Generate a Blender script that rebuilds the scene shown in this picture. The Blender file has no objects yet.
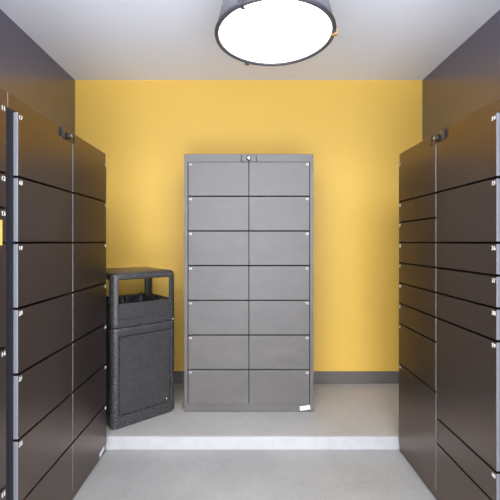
import bpy, bmesh, math, random
from mathutils import Vector, Matrix, noise
random.seed(4)
scene = bpy.context.scene
COL = scene.collection
PI = math.pi

# ------------------------------------------------------------ materials
def mat(name, color, rough=0.5, metal=0.0, spec=0.5, bump=None, mottle=None, emit=None, ior=1.5):
    m = bpy.data.materials.new(name); m.use_nodes = True
    nt = m.node_tree; N = nt.nodes; L = nt.links
    b = N['Principled BSDF']
    b.inputs['Base Color'].default_value = (*color, 1)
    b.inputs['Roughness'].default_value = rough
    b.inputs['Metallic'].default_value = metal
    b.inputs['Specular IOR Level'].default_value = spec
    b.inputs['IOR'].default_value = ior
    tc = N.new('ShaderNodeTexCoord')
    if mottle:      # (scale, colour a, colour b, detail)
        n = N.new('ShaderNodeTexNoise'); n.inputs['Scale'].default_value = mottle[0]
        n.inputs['Detail'].default_value = mottle[3]
        L.new(tc.outputs['Object'], n.inputs['Vector'])
        r = N.new('ShaderNodeValToRGB')
        r.color_ramp.elements[0].position = 0.32; r.color_ramp.elements[1].position = 0.68
        r.color_ramp.elements[0].color = (*mottle[1], 1); r.color_ramp.elements[1].color = (*mottle[2], 1)
        L.new(n.outputs['Fac'], r.inputs['Fac']); L.new(r.outputs['Color'], b.inputs['Base Color'])
    if bump:        # (scale, strength, distance)
        n2 = N.new('ShaderNodeTexNoise'); n2.inputs['Scale'].default_value = bump[0]
        n2.inputs['Detail'].default_value = 4
        L.new(tc.outputs['Object'], n2.inputs['Vector'])
        bp = N.new('ShaderNodeBump'); bp.inputs['Strength'].default_value = bump[1]
        bp.inputs['Distance'].default_value = bump[2]
        L.new(n2.outputs['Fac'], bp.inputs['Height']); L.new(bp.outputs['Normal'], b.inputs['Normal'])
    if emit:
        b.inputs['Emission Color'].default_value = (*emit[0], 1)
        b.inputs['Emission Strength'].default_value = emit[1]
    return m

def concrete(name, a, b_, stain, rough):
    m = bpy.data.materials.new(name); m.use_nodes = True
    nt = m.node_tree; N = nt.nodes; L = nt.links; p = N['Principled BSDF']
    p.inputs['Roughness'].default_value = rough
    tc = N.new('ShaderNodeTexCoord')
    n1 = N.new('ShaderNodeTexNoise'); n1.inputs['Scale'].default_value = 2.2; n1.inputs['Detail'].default_value = 8
    n1.inputs['Roughness'].default_value = 0.62
    n2 = N.new('ShaderNodeTexNoise'); n2.inputs['Scale'].default_value = 38; n2.inputs['Detail'].default_value = 5
    L.new(tc.outputs['Object'], n1.inputs['Vector']); L.new(tc.outputs['Object'], n2.inputs['Vector'])
    r = N.new('ShaderNodeValToRGB'); r.color_ramp.elements[0].position = 0.33; r.color_ramp.elements[1].position = 0.66
    r.color_ramp.elements[0].color = (*a, 1); r.color_ramp.elements[1].color = (*b_, 1)
    L.new(n1.outputs['Fac'], r.inputs['Fac'])
    r2 = N.new('ShaderNodeValToRGB'); r2.color_ramp.elements[0].position = 0.3; r2.color_ramp.elements[1].position = 0.62
    r2.color_ramp.elements[0].color = (*stain, 1); r2.color_ramp.elements[1].color = (1, 1, 1, 1)
    L.new(n2.outputs['Fac'], r2.inputs['Fac'])
    mx = N.new('ShaderNodeMixRGB'); mx.blend_type = 'MULTIPLY'; mx.inputs['Fac'].default_value = 0.5
    L.new(r.outputs['Color'], mx.inputs['Color1']); L.new(r2.outputs['Color'], mx.inputs['Color2'])
    L.new(mx.outputs['Color'], p.inputs['Base Color'])
    bp = N.new('ShaderNodeBump'); bp.inputs['Strength'].default_value = 0.15; bp.inputs['Distance'].default_value = 0.004
    L.new(n2.outputs['Fac'], bp.inputs['Height']); L.new(bp.outputs['Normal'], p.inputs['Normal'])
    return m

def locker_paint(name, base, metal, r0, r1, wipe=0.0):
    """grey powder coat with a soft sheen and faint wiped-over streaks in its gloss"""
    m = bpy.data.materials.new(name); m.use_nodes = True
    nt = m.node_tree; N = nt.nodes; L = nt.links; p = N['Principled BSDF']
    p.inputs['Metallic'].default_value = metal
    p.inputs['Base Color'].default_value = (*base, 1)
    tc = N.new('ShaderNodeTexCoord')
    mp = N.new('ShaderNodeMapping'); mp.inputs['Scale'].default_value = (1.3, 1.3, 2.6)
    n = N.new('ShaderNodeTexNoise'); n.inputs['Scale'].default_value = 2.2; n.inputs['Detail'].default_value = 4
    n.inputs['Distortion'].default_value = 0.7
    L.new(tc.outputs['Object'], mp.inputs['Vector']); L.new(mp.outputs['Vector'], n.inputs['Vector'])
    mr = N.new('ShaderNodeMapRange'); mr.inputs['From Min'].default_value = 0.3; mr.inputs['From Max'].default_value = 0.7
    mr.inputs['To Min'].default_value = r0; mr.inputs['To Max'].default_value = r1
    L.new(n.outputs['Fac'], mr.inputs['Value']); L.new(mr.outputs['Result'], p.inputs['Roughness'])
    if wipe:
        rr = N.new('ShaderNodeValToRGB'); rr.color_ramp.elements[0].position = 0.35; rr.color_ramp.elements[1].position = 0.72
        rr.color_ramp.elements[0].color = (*[c * (1 - wipe) for c in base], 1)
        rr.color_ramp.elements[1].color = (*[c * (1 + wipe) for c in base], 1)
        L.new(n.outputs['Fac'], rr.inputs['Fac']); L.new(rr.outputs['Color'], p.inputs['Base Color'])
    return m

def pebbled(name, dark, fleck, rough):
    m = bpy.data.materials.new(name); m.use_nodes = True
    nt = m.node_tree; N = nt.nodes; L = nt.links; p = N['Principled BSDF']
    p.inputs['Roughness'].default_value = rough
    tc = N.new('ShaderNodeTexCoord')
    n = N.new('ShaderNodeTexNoise'); n.inputs['Scale'].default_value = 120; n.inputs['Detail'].default_value = 3
    L.new(tc.outputs['Object'], n.inputs['Vector'])
    r = N.new('ShaderNodeValToRGB'); r.color_ramp.elements[0].position = 0.45; r.color_ramp.elements[1].position = 0.72
    r.color_ramp.elements[0].color = (*dark, 1); r.color_ramp.elements[1].color = (*fleck, 1)
    L.new(n.outputs['Fac'], r.inputs['Fac']); L.new(r.outputs['Color'], p.inputs['Base Color'])
    bp = N.new('ShaderNodeBump'); bp.inputs['Strength'].default_value = 0.35; bp.inputs['Distance'].default_value = 0.004
    L.new(n.outputs['Fac'], bp.inputs['Height']); L.new(bp.outputs['Normal'], p.inputs['Normal'])
    return m

M = {
 'ceiling': mat('ceiling_paint', (0.86, 0.88, 0.95), 0.9, bump=(60, 0.05, 0.002)),
 'yellow': mat('yellow_wall_paint', (0.87, 0.545, 0.10), 0.55, bump=(120, 0.06, 0.001)),
 'navy': mat('navy_wall_paint', (0.030, 0.018, 0.058), 0.24, ior=2.6, bump=(110, 0.10, 0.001)),
 'floor': concrete('sealed_concrete', (0.32, 0.315, 0.305), (0.39, 0.385, 0.375), (0.86, 0.86, 0.86), 0.5),
 'platform': concrete('platform_concrete', (0.43, 0.415, 0.40), (0.50, 0.485, 0.47), (0.82, 0.82, 0.82), 0.45),
 'riser': mat('white_riser_paint', (0.80, 0.80, 0.82), 0.5, mottle=(14, (0.46, 0.465, 0.485), (0.51, 0.515, 0.535), 5)),
 'vinyl': mat('grey_vinyl_base', (0.15, 0.135, 0.13), 0.4),
 'locker': locker_paint('charcoal_locker_paint', (0.205, 0.160, 0.138), 1.0, 0.295, 0.34),
 'locker_face_lit': locker_paint('face_lit_locker_paint', (0.140, 0.132, 0.130), 0.10, 0.40, 0.50, wipe=0.09),  # lighter copy of the locker paint, face-on light put into the colour
 'gap_shade': mat('gap_shade_black', (0.006, 0.006, 0.007), 0.8),
 'white': mat('white_print', (0.74, 0.74, 0.72), 0.6),
 'sticker': mat('white_sticker', (0.88, 0.88, 0.9), 0.5, mottle=(90, (0.74, 0.74, 0.78), (0.92, 0.92, 0.94), 2)),
 'yellow_sticker': mat('yellow_sticker_paper', (0.60, 0.43, 0.10), 0.5),
 'black_plastic': mat('black_plastic', (0.010, 0.010, 0.012), 0.5),
 'chrome': mat('chrome_metal', (0.7, 0.72, 0.76), 0.18, 1.0),
 'pebble': pebbled('pebbled_black_plastic', (0.016, 0.016, 0.018), (0.14, 0.14, 0.145), 0.3),
 'panel': mat('smooth_dark_panel', (0.035, 0.034, 0.036), 0.45, mottle=(30, (0.030, 0.029, 0.031), (0.045, 0.043, 0.045), 3)),
 'bag': mat('black_trash_bag_plastic', (0.018, 0.020, 0.027), 0.22, spec=0.9),
 'stile': mat('shade_dark_stile', (0.012, 0.013, 0.018), 0.5, spec=0.25),  # shade between the dark lockers painted in as near-black
 'edge': mat('light_door_edge', (0.22, 0.225, 0.25), 0.45, 0.2),  # lighter grey for the side faces of the doors
 'shade': mat('grey_spun_metal', (0.22, 0.22, 0.24), 0.5, 0.3),
 'rim': mat('dark_grey_metal_rim', (0.085, 0.085, 0.095), 0.4, 0.4),
 'brass': mat('brass_clip_metal', (0.50, 0.30, 0.14), 0.35, 0.8),
 'diffuser': mat('glowing_white_diffuser', (0.9, 0.9, 0.9), 0.5, emit=((1.0, 0.985, 0.96), 2.6)),
}

# ------------------------------------------------------------ helpers
def link(name, bm, m, parent=None, smooth=False, mats=None):
    me = bpy.data.meshes.new(name)
    bmesh.ops.recalc_face_normals(bm, faces=bm.faces[:])
    bm.to_mesh(me); bm.free()
    for k in (mats or [m]): me.materials.append(M[k])
    if smooth:
        for p in me.polygons: p.use_smooth = True
    o = bpy.data.objects.new(name, me); COL.objects.link(o)
    if parent: o.parent = parent
    return o

def box(bm, x0, x1, y0, y1, z0, z1, bev=0.0, segs=2):
    r = bmesh.ops.create_cube(bm, size=1.0)
    vs = r['verts']
    for v in vs:
        v.co = Vector((x0 + (v.co.x + .5) * (x1 - x0), y0 + (v.co.y + .5) * (y1 - y0), z0 + (v.co.z + .5) * (z1 - z0)))
    if bev:
        es = list({e for v in vs for e in v.link_edges})
        bmesh.ops.bevel(bm, geom=es, offset=bev, segments=segs, profile=0.5, affect='EDGES', clamp_overlap=True)
    return bm

def bx(*a, **k): return box(bmesh.new(), *a, **k)

def lathe(bm, prof, n=48, c=(0, 0, 0), axis='z', closed=False):
    rings = []
    for r, h in prof:
        ring = []
        for i in range(n):
            a = 2 * PI * i / n
            if axis == 'z': p = (c[0] + r * math.cos(a), c[1] + r * math.sin(a), c[2] + h)
            else: p = (c[0] + r * math.cos(a), c[1] + h, c[2] + r * math.sin(a))
            ring.append(bm.verts.new(p))
        rings.append(ring)
    pairs = list(zip(rings[:-1], rings[1:]))
    if closed: pairs.append((rings[-1], rings[0]))
    for A, B in pairs:
        for i in range(n):
            j = (i + 1) % n
            bm.faces.new((A[i], A[j], B[j], B[i]))
    if not closed:
        bm.faces.new(rings[0][::-1]); bm.faces.new(rings[-1])
    return bm

def empty(name, loc, rz, label, cat, group=None):
    o = bpy.data.objects.new(name, None); COL.objects.link(o)
    o.empty_display_size = 0.2
    o.location = loc; o.rotation_euler = (0, 0, rz)
    o['label'] = label; o['category'] = cat
    if group: o['group'] = group
    return o

def structure(name, bm, m, mats=None):
    o = link(name, bm, m, mats=mats); o['kind'] = 'structure'; return o

_digits = {}
def digits_mesh(text, size):
    key = (text, size)
    if key not in _digits:
        c = bpy.data.curves.new('number', 'FONT'); c.body = text; c.size = size
        c.align_x = 'CENTER'; c.align_y = 'CENTER'; c.extrude = 0.0004; c.offset = 0.0004; c.resolution_u = 3
        o = bpy.data.objects.new('tmp', c); COL.objects.link(o)
        dg = bpy.context.evaluated_depsgraph_get(); dg.update()
        me = bpy.data.meshes.new_from_object(o.evaluated_get(dg), depsgraph=dg)
        bpy.data.objects.remove(o); bpy.data.curves.remove(c)
        me.materials.clear(); me.materials.append(M['white'])
        _digits[key] = me
    return _digits[key]

# ------------------------------------------------------------ the room
YC = 0.35      # walls and ceiling end here, cut short to let more light in
XL, XR, YB, YF, CEIL = -1.69, 1.764, 3.59, -0.4, 3.11
structure('floor', bx(XL - .1, XR + .1, YF, YB + .1, -0.1, 0.0), 'floor')
structure('platform_floor', bx(XL, XR, 2.615, YB, 0.0, 0.094, bev=0.004), 'platform')
structure('trim_1', bx(XL, XR, 2.603, 2.614, 0.0005, 0.0935, bev=0.004, segs=3), 'riser')
structure('ceiling', bx(XL - .1, XR + .1, YC, YB + .1, CEIL, CEIL + .1), 'ceiling')
structure('wall_back', bx(XL - .1, XR + .1, YB, YB + .1, 0.0, CEIL), 'yellow')
structure('wall_left', bx(XL - .1, XL, YC, YB, 0.0, CEIL), 'navy')
structure('wall_right', bx(XR, XR + .1, YC, YB, 0.0, CEIL), 'navy')
def baseboard(name, x0, x1, y0, y1, z0):
    bm = bmesh.new(); box(bm, x0, x1, y0, y1, z0, z0 + 0.122, bev=0.003)
    structure(name, bm, 'vinyl')
baseboard('baseboard_back', XL + .01, XR - .01, YB - .010, YB, 0.094)
baseboard('baseboard_left', XL, XL + .009, 2.63, YB - .011, 0.094)
baseboard('baseboard_right', XR - .009, XR, 2.63, YB - .011, 0.094)

# ------------------------------------------------------------ lockers
W, H, U, Z0, PR = 1.07, 2.133, 0.285, 0.0715, 0.022
MARG, PITCH = 0.035, 0.5
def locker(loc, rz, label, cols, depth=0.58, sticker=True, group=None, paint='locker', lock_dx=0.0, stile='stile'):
    """cols: two lists, left and right as one faces it, of (height in units, number or None) from the top down"""
    t = empty('parcel_locker', loc, rz, label, 'locker', group)
    bm = bmesh.new()
    box(bm, 0.002, W - .002, 0.03, depth, 0.0, H - .001)                        # carcass
    link('cabinet_body', bm, paint, t)
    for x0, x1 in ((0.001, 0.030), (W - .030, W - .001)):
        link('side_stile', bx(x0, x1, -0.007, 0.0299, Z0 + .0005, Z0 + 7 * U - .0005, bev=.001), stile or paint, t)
    link('gap_shade_backing', bx(0.0305, W - .0305, 0.016, 0.0298, Z0 + .001, Z0 + 7 * U - .001), 'gap_shade', t)  # backing coloured near-black for the shade in the door gaps
    link('header_panel', bx(0.001, W - .001, -0.003, 0.0299, Z0 + 7 * U, H, bev=.0025), paint, t)
    link('plinth', bx(0.001, W - .001, -0.003, 0.0299, 0.004, Z0 - .001, bev=.0025), paint, t)
    g, gz = 0.0028, 0.0050
    for ci, rows in enumerate(cols):
        x0 = MARG + ci * PITCH + g; x1 = MARG + (ci + 1) * PITCH - g
        z = Z0 + 7 * U
        for hgt, num in rows:
            zt = z - gz; z -= hgt * U; zb = z + gz
            d = link('door', bx(x0, x1, -PR, 0.012, zb, zt, bev=0.0018, segs=2), paint, t, mats=[paint, 'edge'])
            for f in d.data.polygons:
                if abs(f.normal.x) > .9: f.material_index = 1
            if num is not None:
                tag = bpy.data.objects.new('number_label', digits_mesh(str(num), 0.026)); COL.objects.link(tag)
                tag.parent = d
                tag.location = ((x0 + .018) if ci == 0 else (x1 - .018), -PR - 0.0008, zt - 0.019)
                tag.rotation_euler = (PI / 2, 0, 0)
    # lock on the header, above the line between the two columns
    cx, cz = W / 2 + lock_dx, 2.094
    link('lock_plate', bx(cx - .060, cx + .060, -0.013, -0.0032, cz - .026, cz + .030, bev=.002), paint, t)
    for sx in (-1, 1):
        link('lock_plate_edge', bx(cx + sx * .0625 - .002, cx + sx * .0625 + .002, -0.018, -0.0032, cz - .027, cz + .031, bev=.001), 'black_plastic', t)
    k = link('lock_knob', lathe(bmesh.new(), [(.0195, -.0135), (.0195, -.024), (.0165, -.029), (.012, -.030)], 28, (cx, 0, cz), 'y'),
             'black_plastic', t)
    kf = lathe(bmesh.new(), [(.0105, -.0302), (.0105, -.0322), (.0085, -.0332)], 24, (cx, 0, cz), 'y')
    link('key_cylinder', kf, 'chrome', k)
    if sticker:
        bm = bmesh.new(); box(bm, -.043, .043, -.0004, .0004, -.018, .018)
        s = link('sticker', bm, 'sticker', t)
        s.location = (W - .071, -.0042, .036); s.rotation_euler = (0, -math.radians(9), 0)
        s['label'] = 'small white sticker stuck on slightly crooked'
    return t

left_rows = [(1, n) for n in range(17, 24)]
left_far = [(1, n) for n in range(24, 31)]
locker((-1.003, 1.522, 0), PI / 2,
       'dark parcel locker on the left with seven rows of equal doors and white sticker below',
       (left_rows, left_far), lock_dx=-.035)
nb = locker((-1.003, 0.4505, 0), PI / 2,
       'dark parcel locker cut off by the left picture edge, yellow square sticker on its door',
       ([(1, n) for n in range(4, 11)],
        [(1, 11), (.5, 12), (.5, 13), (1.5, None), (2, 14), (1.5, 15)]), sticker=False)
ys = link('door_sticker', bx(-.05, .05, -.0005, .0005, -.052, .052), 'yellow_sticker', nb)
ys.location = (W - MARG - .078, -PR - .0012, Z0 + 7 * U - 2 * U + .071 - .030 + .0)
ys['label'] = 'plain bright yellow square sticker'
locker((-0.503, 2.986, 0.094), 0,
       'parcel locker toned lighter as if lit face-on, standing on the raised platform against the yellow back wall',
       ([(1, n) for n in range(41, 48)], [(1, n) for n in range(48, 55)]), paint='locker_face_lit', stile='locker_face_lit')
locker((1.113, 2.598, 0), -PI / 2,
       'dark parcel locker on the right side with doors of several different heights',
       ([(1, 25), (.5, 26), (.5, 27), (.5, 28), (.5, 29), (.5, 30), (.5, 31), (1, 32), (2, 33)],
        [(1, 34), (1, 35), (.5, 36), (.5, 37), (.5, 38), (2, 39), (.5, 40), (1, None)]), sticker=False)
locker((1.113, 1.524, 0), -PI / 2,
       'dark parcel locker of which only a sliver shows at the right picture edge',
       ([(1, n) for n in range(55, 62)], [(1, n) for n in range(62, 69)]), sticker=False)

# ------------------------------------------------------------ waste bin
BW, BD, RC = 0.535, 0.50, 0.045
def perimeter(inset=0.0, panels=(0.055, 0.055)):
    """rounded rectangle as a list of (x, y), starting front-left, with extra points where panels begin and end;
    returns points and the index ranges of the four flat middles"""
    pts, flats = [], []
    w, d, r = BW - 2 * inset, BD - 2 * inset, max(RC - inset, 0.008)
    corners = [((w / 2 - r, -d / 2 + r), -90), ((w / 2 - r, d / 2 - r), 0), ((-w / 2 + r, d / 2 - r), 90), ((-w / 2 + r, -d / 2 + r), 180)]
    n = 6
    for ci, ((cx, cy), a0) in enumerate(corners):
        for i in range(n + 1):
            a = math.radians(a0 + 90 * i / n)
            pts.append((cx + r * math.cos(a), cy + r * math.sin(a)))
        # panel limits on the flat to the next corner
        nx, ny = corners[(ci + 1) % 4][0]
        a = math.radians(a0 + 90)
        p0 = Vector((cx + r * math.cos(a), cy + r * math.sin(a)))
        p1 = Vector((nx + r * math.cos(a), ny + r * math.sin(a)))
        L_ = (p1 - p0).length; m_ = 0.006
        dirv = (p1 - p0).normalized()
        flats.append(len(pts))
        pts.append(tuple(p0 + dirv * m_)); pts.append(tuple(p0 + dirv * (L_ - m_)))
    return pts, flats

def shell(levels, panel_z, close_top=False):
    """levels: (inset, z); panel_z: the (z_low, z_high) span whose flat faces get returned"""
    bm = bmesh.new(); rings = []
    for ins, z in levels:
        pts, flats = perimeter(ins)
        rings.append([bm.verts.new((x, y, z)) for x, y in pts])
    sel = {}
    for k, (A, B) in enumerate(zip(rings[:-1], rings[1:])):
        n = len(A)
        for i in range(n):
            j = (i + 1) % n
            f = bm.faces.new((A[i], A[j], B[j], B[i]))
            if i in flats and panel_z[0] - 1e-6 <= levels[k][1] and levels[k + 1][1] <= panel_z[1] + 1e-6:
                sel.setdefault(i, []).append(f)
    if close_top: bm.faces.new(rings[-1])
    bmesh.ops.recalc_face_normals(bm, faces=bm.faces[:])
    return bm, sel, rings

bin_loc = None
th = math.radians(39.8)
# front left corner sits at world (-0.992, 2.690)
cs, sn = math.cos(th), math.sin(th)
lx, ly = -BW / 2, -BD / 2
bin_loc = (-0.985 - (lx * cs - ly * sn), 2.665 - (lx * sn + ly * cs), 0.0942)
bn = empty('waste_bin', bin_loc, th,
           'tall black pebbled plastic waste bin with open hood, turned at an angle on the platform', 'trash can')
# body
bm, sel, rings = shell([(.026, .0), (.010, .004), (.002, .016), (0, .035), (0, .092), (0, .70), (0, .735), (.002, .748), (.008, .755), (.016, .757)], (.092, .70))
bm.faces.new(rings[0][::-1])
bmesh.ops.recalc_face_normals(bm, faces=bm.faces[:])
pan = []
for fs in sel.values():
    bmesh.ops.inset_region(bm, faces=fs, thickness=.006, depth=-.016, use_even_offset=True)
    bmesh.ops.inset_region(bm, faces=fs, thickness=.006, depth=.0, use_even_offset=True)
    bmesh.ops.inset_region(bm, faces=fs, thickness=.003, depth=.011, use_even_offset=True)
    for f in fs: f.material_index = 1
body = link('bin_body', bm, 'pebble', bn, mats=['pebble', 'panel'])
md = body.modifiers.new('s', 'SOLIDIFY'); md.thickness = .014; md.offset = -1; md.material_offset = 0
bv = body.modifiers.new('b', 'BEVEL'); bv.width = .002; bv.segments = 2; bv.limit_method = 'ANGLE'; bv.angle_limit = math.radians(40)
# hood with an opening in each side
lv = [(.016, .7585), (.007, .760), (.001, .768), (0, .784), (0, .815), (0, .935), (0, 1.126), (.001, 1.140), (.006, 1.155), (.016, 1.166), (.034, 1.174), (.075, 1.181), (.13, 1.186), (.18, 1.188)]
bm, sel, rings = shell(lv, (.815, 1.126), close_top=True)
dead = []
for fs in sel.values():
    bmesh.ops.inset_region(bm, faces=fs, thickness=.009, depth=-.016, use_even_offset=True)
    for f in fs:
        f.material_index = 1
        if f.calc_center_median().z > .95: dead.append(f)
bmesh.ops.delete(bm, geom=dead, context='FACES')
hood = link('bin_hood', bm, 'pebble', bn, mats=['pebble', 'panel'])
md = hood.modifiers.new('s', 'SOLIDIFY'); md.thickness = .020; md.offset = -1
bv = hood.modifiers.new('b', 'BEVEL'); bv.width = .004; bv.segments = 2; bv.limit_method = 'ANGLE'; bv.angle_limit = math.radians(40)
for o in (body, hood):
    for p in o.data.polygons: p.use_smooth = True
    e = o.modifiers.new('n', 'WEIGHTED_NORMAL'); e.keep_sharp = False
# small latch pins seen at the right of the seam and at the panel's lower right corner
link('hinge_pin', lathe(bmesh.new(), [(.007, -BD / 2 + .002), (.007, -BD / 2 - .004), (.004, -BD / 2 - .006)], 16, (BW / 2 - .028, 0, .770), 'y'), 'chrome', bn)
link('panel_rivet', lathe(bmesh.new(), [(.006, -BD / 2 + .009), (.006, -BD / 2 + .004), (.003, -BD / 2 + .002)], 16, (BW / 2 - .082, 0, .125), 'y'), 'chrome', bn)
# the bag tucked inside
bm = bmesh.new(); NA, NR = 120, 9; rings = []
hw, hd = BW / 2 - .046, BD / 2 - .046
for r in range(NR):
    ring = []
    f = [1.0, .985, .97, .93, .86, .74, .55, .32, .12][r]
    z = [.815, .90, .935, .915, .875, .835, .80, .775, .765][r]
    for i in range(NA):
        a = 2 * PI * i / NA
        s = (abs(math.cos(a)) ** 6 + abs(math.sin(a)) ** 6) ** (-1 / 6)
        s = min(s, 1.22)
        w = noise.noise(Vector((math.cos(a) * 9, math.sin(a) * 9, r * .5)))
        w2 = noise.noise(Vector((math.cos(a) * 24, math.sin(a) * 24, r * .8 + 5)))
        amp = [0, .3, 1, 1, .9, .8, .7, .5, .2][r]
        ff = f - amp * (.03 * abs(w) + .02 * abs(w2))
        ring.append(bm.verts.new((hw * s * ff * math.cos(a), hd * s * ff * math.sin(a), z + amp * (.018 * w + .022 * w2))))
    rings.append(ring)
for A, B in zip(rings[:-1], rings[1:]):
    for i in range(NA):
        j = (i + 1) % NA; bm.faces.new((A[i], A[j], B[j], B[i]))
bm.faces.new(rings[-1])
bag = link('trash_bag', bm, 'bag', smooth=True)
bag.location = bin_loc; bag.rotation_euler = (0, 0, th)
md = bag.modifiers.new('s', 'SOLIDIFY'); md.thickness = .0015; md.offset = 0
bag['label'] = 'crumpled black plastic bag inside the opening of the waste bin'; bag['category'] = 'bag'

# ------------------------------------------------------------ pendant lamp
LR, LZ = 0.348, 2.70
lamp = empty('pendant_lamp', (0.173, 2.106, LZ), 0, 'large round pendant lamp with grey drum shade and glowing white diffuser, near the ceiling', 'lamp')
# thin-walled drum, wider at the bottom, closed at the top
prof_out = [(LR - .006, .012), (LR - .030, .11), (LR - .066, .25), (LR - .080, .275), (LR - .11, .287), (.05, .297)]
prof_in = [(.05, .291), (LR - .115, .281), (LR - .086, .270), (LR - .072, .248), (LR - .036, .11), (LR - .012, .012)]
link('lamp_shade', lathe(bmesh.new(), prof_out + prof_in, 96, closed=True), 'shade', lamp, smooth=True)
bm = bmesh.new()
tor = [(LR - .0105 + .0125 * math.cos(a), .004 + .013 * math.sin(a)) for a in [2 * PI * i / 10 for i in range(10)]]
rim = link('lamp_rim', lathe(bm, tor, 96, closed=True), 'rim', lamp, smooth=True)
link('diffuser', lathe(bmesh.new(), [(LR - .020, .012), (LR - .022, .004), (LR * .8, -.002), (LR * .4, -.007), (.01, -.009)], 96), 'diffuser', lamp, smooth=True)
for ang, m_ in ((-6, 'brass'), (117, 'rim'), (236, 'rim')):
    bm = bmesh.new(); box(bm, LR - .012, LR + .010, -.014, .014, -.014, .030, bev=.003)
    box(bm, LR - .030, LR - .008, -.008, .008, -.015, -.009, bev=.0015)
    c = link('clip', bm, m_, lamp); c.rotation_euler = (0, 0, math.radians(ang))
    if m_ == 'brass': c['label'] = 'brass-coloured clip'
link('stem', lathe(bmesh.new(), [(.012, .2975), (.012, CEIL - LZ - .026)], 20), 'rim', lamp, smooth=False)
link('ceiling_canopy', lathe(bmesh.new(), [(.065, CEIL - LZ - .001), (.065, CEIL - LZ - .012), (.055, CEIL - LZ - .0255)], 40), 'rim', lamp)

# ------------------------------------------------------------ light from the open side behind the viewer
w = bpy.data.worlds.new('daylight'); scene.world = w; w.use_nodes = True
# invented gradient: bright above and below to light the room, dimmer horizon band
wn = w.node_tree; bg = wn.nodes['Background']; bg.inputs['Strength'].default_value = 4.1
wt = wn.nodes.new('ShaderNodeTexCoord'); wx = wn.nodes.new('ShaderNodeSeparateXYZ')
wm = wn.nodes.new('ShaderNodeMapRange'); wm.inputs['From Min'].default_value = -1; wm.inputs['From Max'].default_value = 1
wr = wn.nodes.new('ShaderNodeValToRGB'); cr = wr.color_ramp
stops = [(0.0, (1.85, 2.0, 2.3)), (0.34, (1.85, 2.0, 2.3)), (0.44, (0.8, 0.81, 0.82)), (0.54, (0.95, 0.96, 0.98)), (0.62, (2.0, 2.02, 2.1)), (1.0, (2.0, 2.02, 2.1))]
while len(cr.elements) < len(stops): cr.elements.new(0.5)
for e, (p_, c_) in zip(cr.elements, stops): e.position = p_; e.color = (*c_, 1)
wn.links.new(wt.outputs['Generated'], wx.inputs['Vector']); wn.links.new(wx.outputs['Z'], wm.inputs['Value'])
wn.links.new(wm.outputs['Result'], wr.inputs['Fac']); wn.links.new(wr.outputs['Color'], bg.inputs['Color'])

# ------------------------------------------------------------ camera
cam = bpy.data.cameras.new('camera'); co = bpy.data.objects.new('camera', cam); COL.objects.link(co)
co.location = (0, 0, 1.5); co.rotation_euler = (PI / 2, 0, 0)
cam.sensor_width = 36; cam.lens = 36 * 361 / 500; cam.shift_x = 0.010; cam.shift_y = -0.016
cam.clip_start = 0.02
scene.camera = co
scene.cycles.sample_clamp_indirect = 2.5
scene.cycles.blur_glossy = 1.0
scene.cycles.caustics_reflective = False
vs = scene.view_settings
vs.view_transform = 'Standard'; vs.look = 'None'; vs.gamma = 1; vs.use_curve_mapping = False; vs.exposure = 0.0
